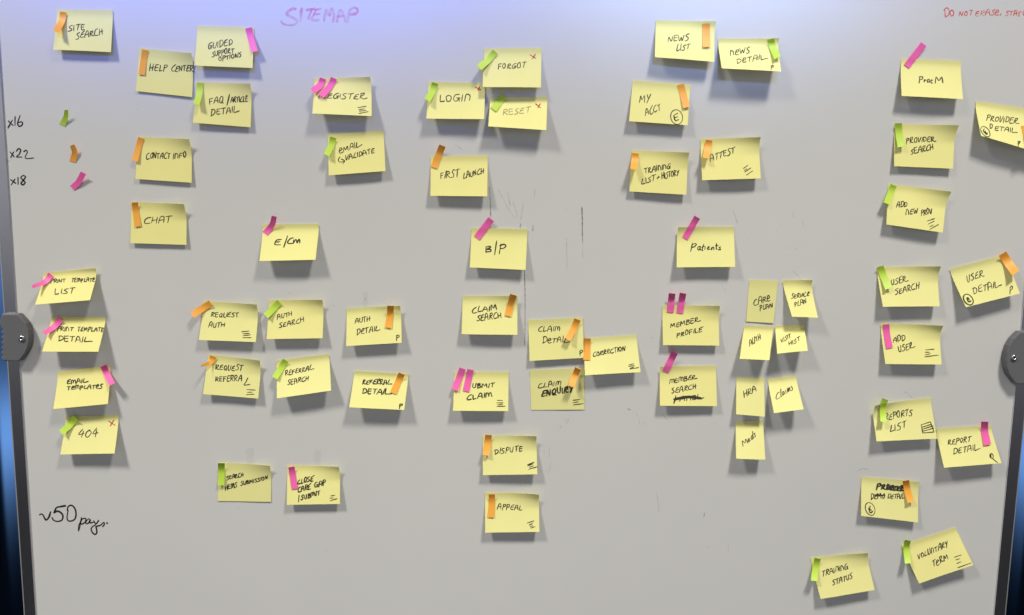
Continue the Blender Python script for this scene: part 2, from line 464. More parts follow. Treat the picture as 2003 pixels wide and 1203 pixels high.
ink = Ink()      # ~50 pages.
for st, w in (([(195, 412), (230, 392), (268, 415), (300, 480), (330, 522), (375, 500)], 3.3), ([(365, 510), (405, 440), (432, 348)], 3.6),
           ([(755, 215), (640, 235), (560, 258), (510, 365)], 3.6), ([(505, 365), (590, 332), (672, 380), (702, 450), (672, 530), (580, 555), (500, 528), (465, 475)], 3.0),
           ([(815, 312), (800, 390), (792, 490), (820, 542), (890, 545), (962, 500), (987, 400), (968, 290), (920, 222), (865, 205), (812, 240), (795, 312)], 2.9),
           ([(1105, 472), (1085, 560), (1045, 650), (1042, 765), (1068, 680), (1090, 570), (1130, 500), (1195, 490), (1190, 560), (1125, 612), (1085, 600)], 2.7),
           ([(1300, 520), (1260, 500), (1205, 560), (1205, 605), (1255, 592), (1298, 520), (1290, 588), (1370, 570)], 2.7),
           ([(1372, 545), (1400, 590), (1440, 595), (1485, 525), (1410, 625), (1350, 665), (1315, 725), (1350, 805), (1400, 838), (1438, 800), (1432, 720), (1420, 660)], 2.6),
           ([(1425, 662), (1515, 640), (1590, 578), (1602, 620), (1568, 668)], 2.6), ([(1655, 588), (1668, 596)], 3.4)):
    ink.stroke(z(st, 11.128, 60, 970), w)
board_ink('page_count_writing', ink, BOARD_BLACK)

ink = Ink()      # DO NOT ERASE, STAY ...
ink.stroke(z([(452, 185), (455, 260), (462, 335)], 10, 1803, 0), 2.1)
ink.stroke(z([(432, 200), (490, 150), (535, 205), (525, 290), (458, 338)], 10, 1803, 0), 2.1)
ink.stroke(ellipse(1862, 25.5, 3.6, 5.6, 0), 2.1)
write(ink, 'NOT', 1876, 31, 1902, 30.5, 10.5, 2.0, .12)
write(ink, 'ERASE', 1908, 31, 1953, 29.5, 11, 2.0, .15)
ink.stroke([(1958, 27), (1956, 31)], 2.0)
write(ink, 'STAY', 1967, 30, 1997, 30, 10, 2.0, .12)
ink.stroke([(2004, 20), (2001.5, 25), (2004, 30), (2008, 26)], 2.0)
board_ink('warning_writing', ink, BOARD_RED)

for st, w in    (([(1138, 405), (1139, 425), (1139, 448), (1139.5, 470)], 2.4), ([(1139.5, 470), (1140, 505)], 1.4), ([(1026, 528), (1027, 580), (1027, 640), (1026.5, 676)], 1.8),
              ([(957, 366), (959, 395), (960, 425)], 1.9), ([(993, 375), (998, 402)], 1.6), ([(1108, 465), (1109, 500), (1108.5, 530)], 1.1),
              ([(1024, 396), (1019, 430)], 1.2), ([(1019, 438), (1017, 446)], 2.0), ([(1043, 441), (1042, 452)], 1.9), ([(975, 370), (995, 410), (1009, 428)], .9),
              ([(1003, 394), (1014, 427)], .9), ([(1046, 370), (1045, 387)], 1.0), ([(1108, 408), (1108, 413)], 1.2), ([(890, 282), (906, 294)], 1.1),
              ([(1435, 414), (1443, 438)], 1.1), ([(1551, 413), (1552, 424)], 1.0), ([(1228, 800), (1234, 802)], 2.2), ([(1250, 800), (1252, 801)], 1.2),
              ([(1297, 812), (1306, 822)], 1.3), ([(1284, 963), (1287, 980), (1289, 1000)], 1.0), ([(1106, 818), (1109, 828), (1113, 818)], 1.0),
              ([(1074, 876), (1075, 893)], .9), ([(1078, 905), (1073, 925)], .9), ([(1768, 766), (1776, 770), (1784, 778)], 1.3), ([(1378, 1004), (1377, 1010)], 1.8),
              ([(1425, 1066), (1424, 1080)], .9), ([(1384, 1069), (1385, 1071)], 1.4), ([(1319, 296), (1320, 298)], 1.2), ([(1677, 922), (1686, 917), (1697, 918)], 1.3),
              ([(714, 582), (715, 587)], 1.6), ([(653, 597), (654, 599)], 1.6), ([(1276, 659), (1277, 663)], 1.3), ([(1416, 679), (1416.5, 682)], 1.2),
              ([(567, 570), (567, 576)], 1.1), ([(466, 992), (467, 994)], 1.4), ([(1064, 882), (1065, 884)], 1.4), ([(1276, 907), (1277, 909)], 1.2),
              ([(1245, 808), (1249, 818), (1252, 830)], .9), ([(1260, 826), (1264, 833)], .9), ([(1095, 830), (1098, 838)], .9), ([(1538, 484), (1540, 486)], 1.3),
              ([(1557, 485), (1558, 486)], 1.5), ([(1552, 530), (1564, 542)], .9), ([(635, 1078), (641, 1075)], .9), ([(1462, 468), (1463, 470)], 1.4), ([(1518, 452), (1519, 453)], 1.3),
              ([(15, 316), (18, 315)], 1.8), ([(266, 213), (267, 215)], 1.5), ([(1570, 428), (1571, 444)], .8), ([(1410, 555), (1420, 570)], .8)):
    ink = Ink(); ink.stroke(st, w); board_ink('scuff', ink, SCUFF_DARK if w >= 1.8 else SCUFF)      # smears left by old marker lines
for st, w in (([(489, 882), (489, 905)], 17), ([(622, 885), (621, 905)], 15), ([(715, 575), (714, 600)], 9)):
    ink = Ink(); ink.stroke(st, w); board_ink('wiped_patch', ink, GHOST)

# ================================================================== STAND POSTS
def post(edge, sgn, label):
    R = 0.060; off = 0.0155 + 0.0022 + 0.036
    v, f, n = [], [], 96
    rows = np.linspace(ZB - 0.25, ZT + 0.1, 3)
    for zz in rows:
        for i in range(n):
            a = 2 * math.pi * i / n
            v.append((edge(zz) + sgn * off + R * math.cos(a), 0.080 + R * math.sin(a), zz))
    for k in range(len(rows) - 1):
        for i in range(n):
            j = (i + 1) % n
            f.append((k * n + i, k * n + j, (k + 1) * n + j, (k + 1) * n + i))
    f += [tuple(reversed(range(n))), tuple(range((len(rows) - 1) * n, len(rows) * n))]
    o = link('stand_post', v, f, M_POST, smooth=True)
    for p in o.data.polygons:
        if len(p.vertices) > 4: p.use_smooth = False
    tag(o, label, 'post', 'posts of the whiteboard stand')
post(lx, -1, 'round blue metal stand post at the left edge of the whiteboard')
post(rx, 1, 'round blue metal stand post at the right edge of the whiteboard')

# ================================================================== STICKY NOTES
KX = 0.704e-3
class Sheet:
    """a paper note stuck along its top edge, the rest standing off the board"""
    def __init__(self, c, drop, curl):
        (self.tl, self.tr, self.br, self.bl) = c
        py = (c[2][1] + c[3][1]) / 2
        zz = (601 - py) * KX
        k = (1.75 - zz) / 1.2
        hb = drop * KX / max(0.5, k - KX * (py - 400) / D * 1.0)
        self.hl = hb * random.uniform(.9, 1.1); self.hr = hb * random.uniform(.9, 1.1)
        self.bow = random.uniform(-.05, .10) * hb
        self.curl = curl; self.ph = random.uniform(0, 6)
        self.base = 0.0004; self.lip = random.uniform(.0006, .0016)
        self.pw = random.uniform(1.02, 1.25)
        self.P = [at(*c[0], self.base), at(*c[1], self.base), at(*c[2], self.hr + self.base), at(*c[3], self.hl + self.base)]
    def h(self, u, v):
        uc, vc = np.clip(u, 0, 1), np.clip(v, 0, 1)
        g = np.clip((vc - .11) / .89, 0, 1) ** self.pw
        hh = self.base + (self.hl + (self.hr - self.hl) * uc + self.bow * 4 * uc * (1 - uc)) * g
        hh = hh + 0.00025 * np.sin(5 * uc + self.ph) * vc
        hh = hh + self.lip * np.clip(1 - vc / .22, 0, 1) ** 1.3
        for (cu, amt) in self.curl:
            du = np.abs(uc - cu)
            hh = hh + amt * np.clip(1 - du / .70, 0, 1) ** 1.6 * np.clip(1 - vc / .42, 0, 1) ** 1.35
        return hh
    def at(self, u, v):
        u = np.asarray(u, float); v = np.asarray(v, float)
        A, B, C, E = self.P
        q = ((1 - u) * (1 - v))[..., None] * A + (u * (1 - v))[..., None] * B + (u * v)[..., None] * C + ((1 - u) * v)[..., None] * E
        q[..., 1] = -self.h(u, v)
        return q
    def uv(self, px):
        px = np.asarray(px, float)
        u = np.full(len(px), .5); v = np.full(len(px), .5); e = 1e-3
        for _ in range(9):
            p0 = project(self.at(u, v)); r = px - p0
            pu = (project(self.at(u + e, v)) - p0) / e; pv = (project(self.at(u, v + e)) - p0) / e
            det = pu[:, 0] * pv[:, 1] - pu[:, 1] * pv[:, 0]
            u = np.clip(u + (r[:, 0] * pv[:, 1] - r[:, 1] * pv[:, 0]) / det, -1.5, 2.5)
            v = np.clip(v + (pu[:, 0] * r[:, 1] - pu[:, 1] * r[:, 0]) / det, -1.5, 2.5)
        return u, v
    def height(self, px):
        u, v = self.uv(px)
        return self.h(u, v)
    def lay(self, px, lift):
        u, v = self.uv(px)
        e = 2e-3
        p = self.at(u, v)
        n = np.cross(self.at(u + e, v) - p, self.at(u, v + e) - p)
        n = n / np.linalg.norm(n, axis=1)[:, None]
        n[n[:, 1] > 0] *= -1
        return p + n * np.asarray(lift)[:, None]

TR_, TL_ = 1.0, 0.0
NOTES = {}
def note(key, c, drop, label, words=(), icon=(), red=(), circ=(), curl=(), w=1.85, ink_mat=None, group='yellow sticky notes on the whiteboard', bold=()):
    sh = Sheet(c, drop, curl)
    org = sh.at(np.array(.5), np.array(0.0))
    nu = nv = 18
    g = np.linspace(0, 1, nu + 1)
    U, V = np.meshgrid(g, g ** 1.15)
    P = sh.at(U.ravel(), V.ravel()) - org
    o = sheet_mesh('sticky_note', P.reshape(nv + 1, nu + 1, 3), random.choice(PAPER), 0.00014)
    o.location = org
    tag(o, label, 'sticky note', group)
    def lay(name, ink, m):
        if not ink.v: return
        Q = sh.lay(np.array(ink.v), 0.00010 + np.array(ink.k) * 3e-6) - org
        link(name, Q, ink.f, m, o)
    ink = Ink()
    for t in words: write(ink, *t, w)
    for t in bold:
        if len(t) == 2: ink.stroke(*t)
        else: write(ink, *t, 3.1)
    lay('handwriting', ink, ink_mat or INK)
    ink = Ink()
    for st in icon: ink.stroke(st, 1.9)
    lay('line_icon', ink, INK)
    ink = Ink()
    for st in red: ink.stroke(st, 2.2)
    lay('cross_mark', ink, INK_RED)
    ink = Ink()
    for st, ww in circ: ink.stroke(st, ww)
    lay('circled_mark', ink, INK)
    NOTES[key] = sh
    return o

def curlr(a): return ((1.0, a * 1.55 / 1000),)
def curll(a): return ((0.0, a * 1.55 / 1000),)
def Lb(t, extra): return 'yellow sticky note reading %s %s' % (t, extra)

note('site', ((112, 19), (221, 20), (217, 102), (104, 97)), 15, Lb('SITE SEARCH', 'at the top of the left column'),
     [('SITE', 133, 61, 166, 57.5, 11), ('SEARCH', 149, 76, 201, 67, 12)])
note('help', ((273, 94), (379, 106), (376, 190), (265.5, 178)), 4, Lb('HELP CENTER', 'tucked beside GUIDED SUPPORT'),
     [('HELP', 292, 138.5, 326, 139, 14), ('CENTER', 335, 139, 377, 140, 12.5)], curl=curlr(4))
note('guided', ((386, 51), (497, 54), (494, 133), (380, 128)), 19, Lb('GUIDED SUPPORT OPTIONS', 'with a pink flag'),
     [('GUIDED', 406.5, 95, 454, 89, 12.5), ('SUPPORT', 415, 111, 457, 103, 10.5), ('OPTIONS', 428, 120, 472, 111, 9)])
note('faq', ((385, 160.5), (493, 165), (490, 249), (377.5, 240)), 11, Lb('FAQ/ARTICLE DETAIL', 'with a green flag'),
     [('FAQ', 409, 204, 437, 201, 14), ('ARTICLE', 451, 201, 484, 198, 10.5), ('DETAIL', 412, 226, 464, 219, 12)],
     curl=curlr(4.5), bold=[([(444, 206), (449, 185)], 2.5)])
note('contact', ((270, 267.5), (375, 273), (375, 357.5), (264.5, 350)), 7, Lb('CONTACT INFO', 'with an orange flag'),
     [('CONTACT', 286, 311, 332, 310, 12), ('INFO', 338, 311, 364, 307, 11)], curl=curlr(5))
note('chat', ((257, 395), (365, 399), (364.5, 479), (255, 475.5)), 8, Lb('CHAT', 'with an orange flag'),
     [('CHAT', 281, 437, 334, 436, 14)], curl=curlr(5.5))
note('register', ((615, 153), (726, 152), (727, 227), (611, 222)), 30, Lb('REGISTER', 'with two pink flags'),
     [('REGISTER', 628, 191.5, 712, 194, 10.5)],
     icon=[[(700, 210.5), (716, 208)], [(702, 214.5), (713, 213)], [(703, 217.5), (716, 216)], [(702.5, 222), (720, 218.5)]], curl=curlr(4.5))
note('email', ((640.5, 262.5), (750, 255.5), (754, 334.5), (643, 343)), 17, Lb('EMAIL VALIDATE', 'below the REGISTER note'),
     [('EMAIL', 663.5, 300.5, 703, 287, 10.5), ('VALIDATE', 675, 314, 732, 298.5, 9.5)],
     icon=[[(665, 307), (662, 312), (664.5, 317), (673, 315.5)], [(667.5, 311), (674, 314.5), (671, 320)]])
note('login', ((838, 160), (949, 163), (947, 233), (834, 232)), 27, Lb('LOGIN', 'with a green flag and red cross'),
     [('LOGIN', 859, 199.5, 919, 197.5, 14)], red=[[(930, 170.5), (940.5, 176)], [(935, 177.5), (938, 170)]], w=2.0)
note('forgot', ((947, 95), (1059.5, 94), (1058, 171), (944, 170)), 25, Lb('FORGOT', 'with a green flag and red cross'),
     [('FORGOT', 973.5, 135.5, 1027, 132, 11.5)], red=[[(1036.5, 107), (1048, 114)], [(1041.5, 115), (1047, 106.5)]])
note('reset', ((959, 190), (1071, 190), (1068.5, 254.5), (955, 247)), 38, Lb('RESET', 'in faint pencil-grey ink with red cross'),
     [('RESET', 984, 225.5, 1036, 221, 12)], red=[[(1047.5, 203), (1057.5, 211)], [(1052, 211), (1057, 203)]], w=1.4, ink_mat=INK_GREY)
note('first', ((842.5, 306), (954, 304), (953, 384), (842, 383)), 19, Lb('FIRST LAUNCH', 'with an orange flag'),
     [('FIRST', 861, 349.5, 897, 345.5, 14), ('LAUNCH', 906.5, 349.5, 946, 339.5, 11.5)])
note('newsl', ((1283, 40), (1399, 43), (1397, 121), (1281, 112)), 28, Lb('NEWS LIST', 'with a salmon flag, top row'),
     [('NEWS', 1306.5, 82, 1347, 79, 12.5), ('LIST', 1323.5, 98, 1348, 96.5, 11.5)], curl=curlr(3))
note('newsd', ((1405, 76), (1522, 76), (1528, 140), (1412, 133.5)), 42, Lb('NEWS DETAIL', 'with a green flag'),
     [('NEWS', 1428, 109, 1466, 103, 10.5), ('DETAIL', 1441, 124.5, 1495, 115.5, 10.5), ('P', 1508, 136, 1513, 135.5, 7)], curl=curlr(2.5))
note('myacct', ((1238, 157.5), (1351, 165.5), (1345, 245), (1230.5, 237)), 20, Lb('MY ACCT', 'with a circled E in its corner'),
     [('MY', 1250, 200.5, 1272, 200, 14), ('ACCT', 1263, 227, 1292, 215, 14)],
     circ=[(ellipse(1323.5, 229, 11.5, 14.5, -14), 1.8), ([(1318, 226), (1321, 236), (1327, 234)], 2.3), ([(1319.5, 230.5), (1325, 228.5)], 2.0), ([(1319, 225), (1325.5, 221.5)], 2.2)])
note('trainl', ((1236, 294), (1346, 299), (1342.5, 381), (1231, 374.5)), 13, Lb('TRAINING LIST + HISTORY', 'with an orange flag'),
     [('TRAINING', 1261, 339, 1311, 329, 10.5), ('LIST', 1255, 360, 1281, 353, 11), ('+', 1284, 352, 1290, 350.5, 9), ('HISTORY', 1295, 350, 1328, 342, 11)], curl=curlr(4.5))
note('attest', ((1370, 272), (1484, 269), (1488, 349), (1373.5, 352.5)), 18, Lb('ATTEST', 'with an orange flag'),
     [('ATTEST', 1389, 316, 1437, 298.5, 12.5)],
     icon=[[(1454.5, 329.5), (1462.5, 323.5)], [(1456, 333.5), (1461, 330)], [(1457, 336.5), (1468.5, 328.5)], [(1460, 342.5), (1472, 334.5)]], curl=curlr(5))
note('pracm', ((1763, 114), (1880, 119.5), (1884, 194), (1764, 187.5)), 24, Lb('PRAC M', 'with a long pink flag above it'),
     [('P', 1797.5, 160.5, 1805, 160, 14), ('rac', 1807, 160.5, 1824, 162, 11), ('M', 1828, 162.5, 1844, 162.5, 11.5)], w=2.2)
note('provd', ((1908, 197.5), (2020, 214), (2034, 300), (1919, 265.5)), 30, Lb('PROVIDER DETAIL', 'cut off by the right edge'),
     [('PROVIDER', 1929, 234.5, 1989, 242.5, 11.5), ('D', 1935.5, 251, 1940.5, 251, 10), ('ETAIL', 1946, 254, 1985, 260, 8.5), ('P', 1991, 284, 1995, 283, 8)],
     circ=[(ellipse(1927.5, 257.5, 6.8, 11.8, -38), 1.7), ([(1925.5, 252), (1923.5, 256), (1930, 263), (1931.5, 260)], 2.2), ([(1927, 257), (1929, 261)], 3)])
note('provs', ((1750, 242), (1869, 246), (1864, 330), (1749, 325)), 12, Lb('PROVIDER SEARCH', 'with a green flag'),
     [('PROVIDER', 1772, 281, 1827, 275.5, 11), ('SEARCH', 1782, 303, 1825, 291.5, 11)], curl=curlr(5))
note('addnew', ((1738, 359), (1854, 375), (1844, 455), (1734, 439)), 17, Lb('ADD NEW PROV', 'tilted clockwise'),
     [('ADD', 1753, 406, 1774, 405, 11), ('NEW', 1771, 420, 1795, 418, 10), ('PROV', 1801.5, 422, 1823, 417.5, 11.5)],
     icon=[[(1814, 432.5), (1828, 427.5)], [(1815.5, 438.5), (1827.5, 432.5)], [(1819, 443.5), (1825.5, 440)], [(1819, 448.5), (1836, 439)]], curl=curlr(5.5))
note('users', ((1715, 522), (1834, 520), (1838, 599), (1727, 600)), 22, Lb('USER SEARCH', 'with a green flag'),
     [('USER', 1743, 558, 1772, 550, 11.5), ('SEARCH', 1751, 577, 1798, 563.5, 11)], curl=curlr(5.5))
note('userd', ((1857, 526), (1968, 497), (1995, 574), (1889.5, 601)), 25, Lb('USER DETAIL', 'tilted, with a circled letter and P'),
     [('USER', 1891.5, 552, 1922, 541, 12.5), ('DETAIL', 1904, 576, 1953, 560, 13), ('P', 1975, 573, 1981, 570.5, 12)],
     circ=[(ellipse(1894, 586, 8.0, 11.8, -38), 2.2), ([(1891, 583), (1894, 590), (1899, 589)], 3.0), ([(1893, 582), (1895.5, 586.5)], 3.4)])
note('adduser', ((1722, 632), (1838, 635), (1842, 713), (1732, 712)), 20, Lb('ADD USER', 'with a pink flag'),
     [('ADD', 1747, 671, 1770, 665.5, 11.5), ('USER', 1758, 690, 1785, 680, 13.5)],
     icon=[[(1811, 684.5), (1827, 683)], [(1810, 689), (1818, 689)], [(1810, 694), (1820, 692)], [(1809, 698), (1836, 694.5)]], curl=curlr(5.5))
note('replist', ((1706, 790), (1820.5, 777.5), (1833, 858), (1714.5, 863.5)), 21, Lb('REPORTS LIST', 'with a small table drawn on it'),
     [('REPORTS', 1731, 822, 1784, 812, 12.5), ('LIST', 1741, 846, 1772, 835.5, 13.5)],
     icon=[[(1802, 831), (1820, 825)], [(1820, 825), (1827, 845)], [(1827, 845), (1805, 847)], [(1805, 847), (1802, 831)], [(1803.5, 835.5), (1822, 830)], [(1804, 839.5), (1825.5, 833)], [(1805, 843.5), (1826.5, 837.5)]], curl=curll(5.5))
note('repdet', ((1831, 838), (1938, 831), (1959.5, 906), (1847, 915)), 27, Lb('REPORT DETAIL', 'with a small pin drawn on it'),
     [('REPORT', 1854.5, 870, 1898, 863.5, 10.5), ('DETAIL', 1865, 889, 1912, 879, 11)],
     icon=[ellipse(1939.5, 892, 3.2, 4.6, -10), [(1937, 889), (1937.5, 895)], [(1938.2, 888.5), (1938.7, 896)], [(1941, 896.5), (1951, 905)]])
note('pracd', ((1685.5, 932), (1797, 941), (1795.5, 1022), (1684.5, 1009)), 15, Lb('DEMO DETAIL', 'below a heavily overwritten first word'),
     [('DEMO', 1703, 976.5, 1730, 974.5, 11.5), ('DETAIL', 1736, 975, 1768, 974.5, 10)],
     bold=[('PR', 1714, 957, 1731, 957, 10.5), ('ACTICE', 1734, 957, 1766, 960, 9.5), ('OVIDER', 1734, 957.5, 1766, 960.5, 9.5), ([(1708, 968), (1720, 968.5), (1730, 969)], 2.6)],
     circ=[(ellipse(1702, 995.5, 8.8, 13, -22), 1.8), ([(1699, 994), (1702, 1003), (1707, 1000)], 2.4), ([(1702, 990), (1701, 996), (1704, 998)], 2.4)], curl=curlr(2))
note('volterm', ((1763, 1066), (1869, 1031), (1904, 1105), (1798, 1141.5)), 22, Lb('VOLUNTARY TERM', 'strongly tilted near the bottom right'),
     [('VOLUNTARY', 1796, 1094, 1855, 1068, 10.5), ('TERM', 1825, 1110, 1855, 1093, 12)],
     icon=[[(1867, 1090), (1880, 1085.5)], [(1870, 1095), (1876.5, 1093)], [(1871.5, 1102), (1879.5, 1099)], [(1873.5, 1110.5), (1900, 1101)]])
note('trainst', ((1585, 1091), (1694, 1078), (1711, 1154), (1605, 1171.5)), 20, Lb('TRAINING STATUS', 'lowest note on the board'),
     [('TRAINING', 1608, 1128, 1659, 1112, 11.5), ('STATUS', 1628.5, 1144, 1667, 1131, 10.5)], curl=curlr(4))
note('ecm', ((514, 439), (624, 438), (617, 508), (507.5, 510.5)), 32, Lb('E/CM', 'with a pink flag curling off its corner'),
     [('E', 536.5, 478.5, 549, 478, 13.5), ('C', 560.5, 477.5, 572, 477.5, 13), ('mm'[:1], 573, 477.5, 587, 477.5, 17)], bold=[([(555, 483.5), (559, 472), (562.5, 461.5)], 2.3)], w=2.4)
note('bp', ((922.5, 446), (1032, 448), (1028, 528), (919, 523)), 20, Lb('B/P', 'with a pink flag'),
     [('B', 949.5, 493, 961, 491.5, 12.5), ('P', 976, 493, 988, 492.5, 17)], bold=[([(967.5, 498.5), (971.5, 471.5)], 2.3)], w=2.4)
note('patients', ((1325, 444), (1436, 443.5), (1438, 522), (1323.5, 523)), 20, Lb('Patients', 'with a pink flag'),
     [('P', 1350.5, 489, 1360, 488.5, 16), ('atients', 1363, 489.5, 1410, 488, 12)], w=2.1, curl=curll(3))
note('claims', ((905, 578.5), (1012, 578), (1012, 655), (903, 653.5)), 20, Lb('CLAIM SEARCH', 'with an orange flag'),
     [('CLAIM', 923.5, 612, 971, 606, 10.5), ('SEARCH', 933, 628, 980, 622, 11.5)], w=2.2, curl=curlr(4))
note('claimd', ((1033, 626), (1140, 621), (1142, 700), (1036, 706)), 12, Lb('CLAIM DETAIL', 'beside the CORRECTION note'),
     [('CLAIM', 1052.5, 648.5, 1095, 647, 10.5), ('DETAIL', 1061, 671, 1110, 669.5, 11.5), ('P', 1133.5, 695, 1140.5, 693, 9.5)])
note('correct', ((1142, 662), (1245, 654), (1253, 728), (1144, 734)), 26, Lb('CORRECTION', 'with an orange flag at its left edge'),
     [('CORRECTION', 1160, 697.5, 1222, 685.5, 9)],
     icon=[[(1230, 714), (1239, 711.5)], [(1230, 717), (1241, 714.5)], [(1232, 721), (1240, 717.5)], [(1233, 722), (1249, 719)]])
note('claime', ((1036.5, 724), (1143, 720), (1143, 801), (1039, 802)), 1, Lb('CLAIM ENQUIRY', 'lying flat, one word in bold'),
     [('CLAIM', 1052.5, 759.5, 1097, 752.5, 9.5)], bold=[('ENQUIRY', 1059.5, 775.5, 1121, 765.5, 11.5)],
     icon=[[(1121, 783), (1134, 781.5)], [(1120.5, 788), (1131, 786)], [(1121.5, 792), (1141, 789.5)]])
note('submit', ((889, 727), (995, 727), (994, 804), (886, 803.5)), 20, Lb('SUBMIT CLAIM', 'with two pink flags'),
     [('UBMIT', 924, 759.5, 966, 757, 8.5), ('CLAIM', 912.5, 782, 962, 776.5, 10.5)],
     icon=[[(973, 783), (983, 783.5)], [(971.5, 788), (984, 788)], [(973, 792), (983, 791)], [(972, 795), (988, 794.5)]], w=2.4)
note('dispute', ((944, 852), (1049, 850), (1051, 927.5), (944.5, 929.5)), 17, Lb('DISPUTE', 'with an orange flag'),
     [('DISPUTE', 967.5, 888.5, 1021, 881.5, 10.5)],
     icon=[[(1032, 909), (1045, 904)], [(1032, 911.5), (1043, 907)], [(1036, 914), (1043, 911)], [(1034, 918), (1051, 913)]], curl=curlr(5))
note('appeal', ((948.5, 963), (1054, 963), (1055, 1040.5), (949, 1042)), 18, Lb('APPEAL', 'with an orange flag'),
     [('APPEAL', 972.5, 996, 1021, 997, 10)],
     icon=[[(1031, 1023), (1044.5, 1019)], [(1035, 1027), (1042, 1024)], [(1037, 1030), (1042, 1028.5)], [(1038, 1033), (1046.5, 1030)]], curl=curlr(5))
note('memprof', ((1295.5, 597), (1406, 597), (1407, 676), (1297, 675)), 16, Lb('MEMBER PROFILE', 'with two pink flags'),
     [('MEMBER', 1311.5, 642, 1365, 629.5, 9.5), ('PROFILE', 1323.5, 660, 1373, 648.5, 9.5)], curl=curlr(4))
note('memsrch', ((1290.5, 716), (1401, 715), (1402.5, 794.5), (1291, 793.5)), 17, Lb('MEMBER SEARCH', 'with a scribbled out third word'),
     [('MEMBER', 1309.5, 750, 1360, 741.5, 9), ('SEARCH', 1313.5, 769, 1362, 760.5, 10.5), ('PANEL', 1319, 786, 1371, 780, 9)],
     bold=[([(1318, 781), (1335, 776.5), (1350, 775), (1371, 778)], 3.4), ([(1320, 782.5), (1345, 777.5), (1372, 780)], 3.0), ([(1322, 774), (1318, 789)], 2.4)], curl=curll(2.5))
SM = 'small yellow sticky notes beside the member notes'
note('care', ((1466, 547), (1522, 549), (1513, 632), (1459.5, 629)), 2, 'small sticky note reading CARE PLAN lying flat', [('CARE', 1474.5, 598, 1506, 588.5, 12.5), ('PLAN', 1486, 608, 1510.5, 601.5, 9.5)], w=1.75, group=SM)
note('service', ((1530, 548), (1586, 547), (1600, 621.5), (1549.5, 619.5)), 30, 'small sticky note reading SERVICE PLAN hanging to the right', [('SERVICE', 1548.5, 584.5, 1582.5, 579, 8.5), ('PLAN', 1554.5, 599.5, 1577, 593, 9)], w=1.75, curl=curlr(3), group=SM)
note('auti', ((1457, 636), (1514.5, 639), (1505, 704.5), (1447, 702)), 32, 'small sticky note reading AUTH below CARE PLAN', [('AUTH', 1466, 676.5, 1489, 663, 11)], w=1.75, group=SM)
note('visit', ((1517, 637), (1574, 635), (1580, 686), (1520.5, 692)), 38, 'small sticky note reading VISIT HIST below SERVICE PLAN', [('VISIT', 1528, 671, 1547, 660.5, 8.5), ('HIST', 1543.5, 676, 1565, 667, 8.5)], w=1.75, group=SM)
note('hra', ((1441, 738), (1495.5, 739), (1496, 815), (1440, 810.5)), 22, 'small sticky note reading HRA in the lower pair', [('HRA', 1455.5, 778, 1479, 764.5, 11.5)], w=1.75, group=SM)
note('clms', ((1502, 741), (1557, 734), (1572, 800.5), (1514, 808)), 34, 'small sticky note reading Claims beside the HRA note', [('C', 1518, 781, 1526, 777, 11.5), ('laims', 1527, 776, 1551, 763, 14)], w=1.6, group=SM)
note('meds', ((1439.5, 824), (1493.5, 822), (1497, 899), (1440, 897)), 28, 'small sticky note reading Meds below the HRA note', [('M', 1453, 873, 1462.5, 866, 12), ('eds', 1463.5, 865.5, 1479, 853.5, 14.5)], w=1.6, group=SM)
note('reqauth', ((398, 589), (506, 594), (500.5, 669), (389, 665)), 19, Lb('REQUEST AUTH', 'with an orange flag'),
     [('REQUEST', 412.5, 620, 466, 620, 10), ('AUTH', 407.5, 640.5, 438, 640, 10.5)],
     icon=[[(473, 649), (487, 647.5)], [(475, 653), (488, 652)], [(476, 656.5), (490, 655)], [(475, 660.5), (491, 660.5)]], curl=curlr(5))
note('authsrch', ((526, 587), (633, 585), (631, 661.5), (521.5, 663)), 19, Lb('AUTH SEARCH', 'with a green flag'),
     [('AUTH', 542, 624.5, 571, 617.5, 9), ('SEARCH', 546, 641.5, 594, 629.5, 9.5)], curl=curlr(4.5))
note('authdet', ((678, 603), (784, 597), (785.5, 670.5), (677, 677)), 21, Lb('AUTH DETAIL', 'with an orange flag and a P'),
     [('AUTH', 694.5, 633, 724, 626.5, 10), ('DETAIL', 697.5, 655.5, 740, 646.5, 10.5), ('P', 775, 666, 781.5, 664.5, 8.5)], curl=curlr(4))
note('reqref', ((407, 693), (512, 703), (505, 779.5), (397, 771)), 15, Lb('REQUEST REFERRAL', 'with a curled orange flag'),
     [('REQUEST', 421, 723, 474, 724.5, 11), ('REFERRA', 421, 746, 473, 744.5, 10.5), ('L', 476.5, 754.5, 488, 753.5, 14)],
     icon=[[(483, 762), (499.5, 763)], [(484, 767.5), (493, 767)], [(482, 772), (497, 771)]], curl=curlr(5))
note('refsrch', ((540, 705), (643, 692), (647.5, 764), (541.5, 779)), 28, Lb('REFERRAL SEARCH', 'with a green flag'),
     [('REFERRAL', 558, 734.5, 610, 723.5, 9.5), ('SEARCH', 562.5, 753, 603, 743.5, 9)])
note('refdet', ((693.5, 725), (799.5, 731), (790.5, 802), (683, 796.5)), 27, Lb('REFERRAL DETAIL', 'with an orange flag and a P'),
     [('REFERRAL', 708.5, 751, 763, 752, 9.5), ('DETAIL', 708.5, 769, 759, 772, 11), ('P', 780.5, 798.5, 786.5, 797.5, 7.5)], w=2.3)
note('hems', ((427, 904.5), (531, 908), (530, 981.5), (426, 980)), 1.5, Lb('SEARCH HEMS SUBMISSION', 'lying flat'),
     [('SEARCH', 443.5, 938.5, 476, 931.5, 8), ('HEMS', 440.5, 958.5, 464, 952.5, 9.5), ('SUBMISSION', 470.5, 950, 523, 937.5, 7.5)], curl=curlr(4))
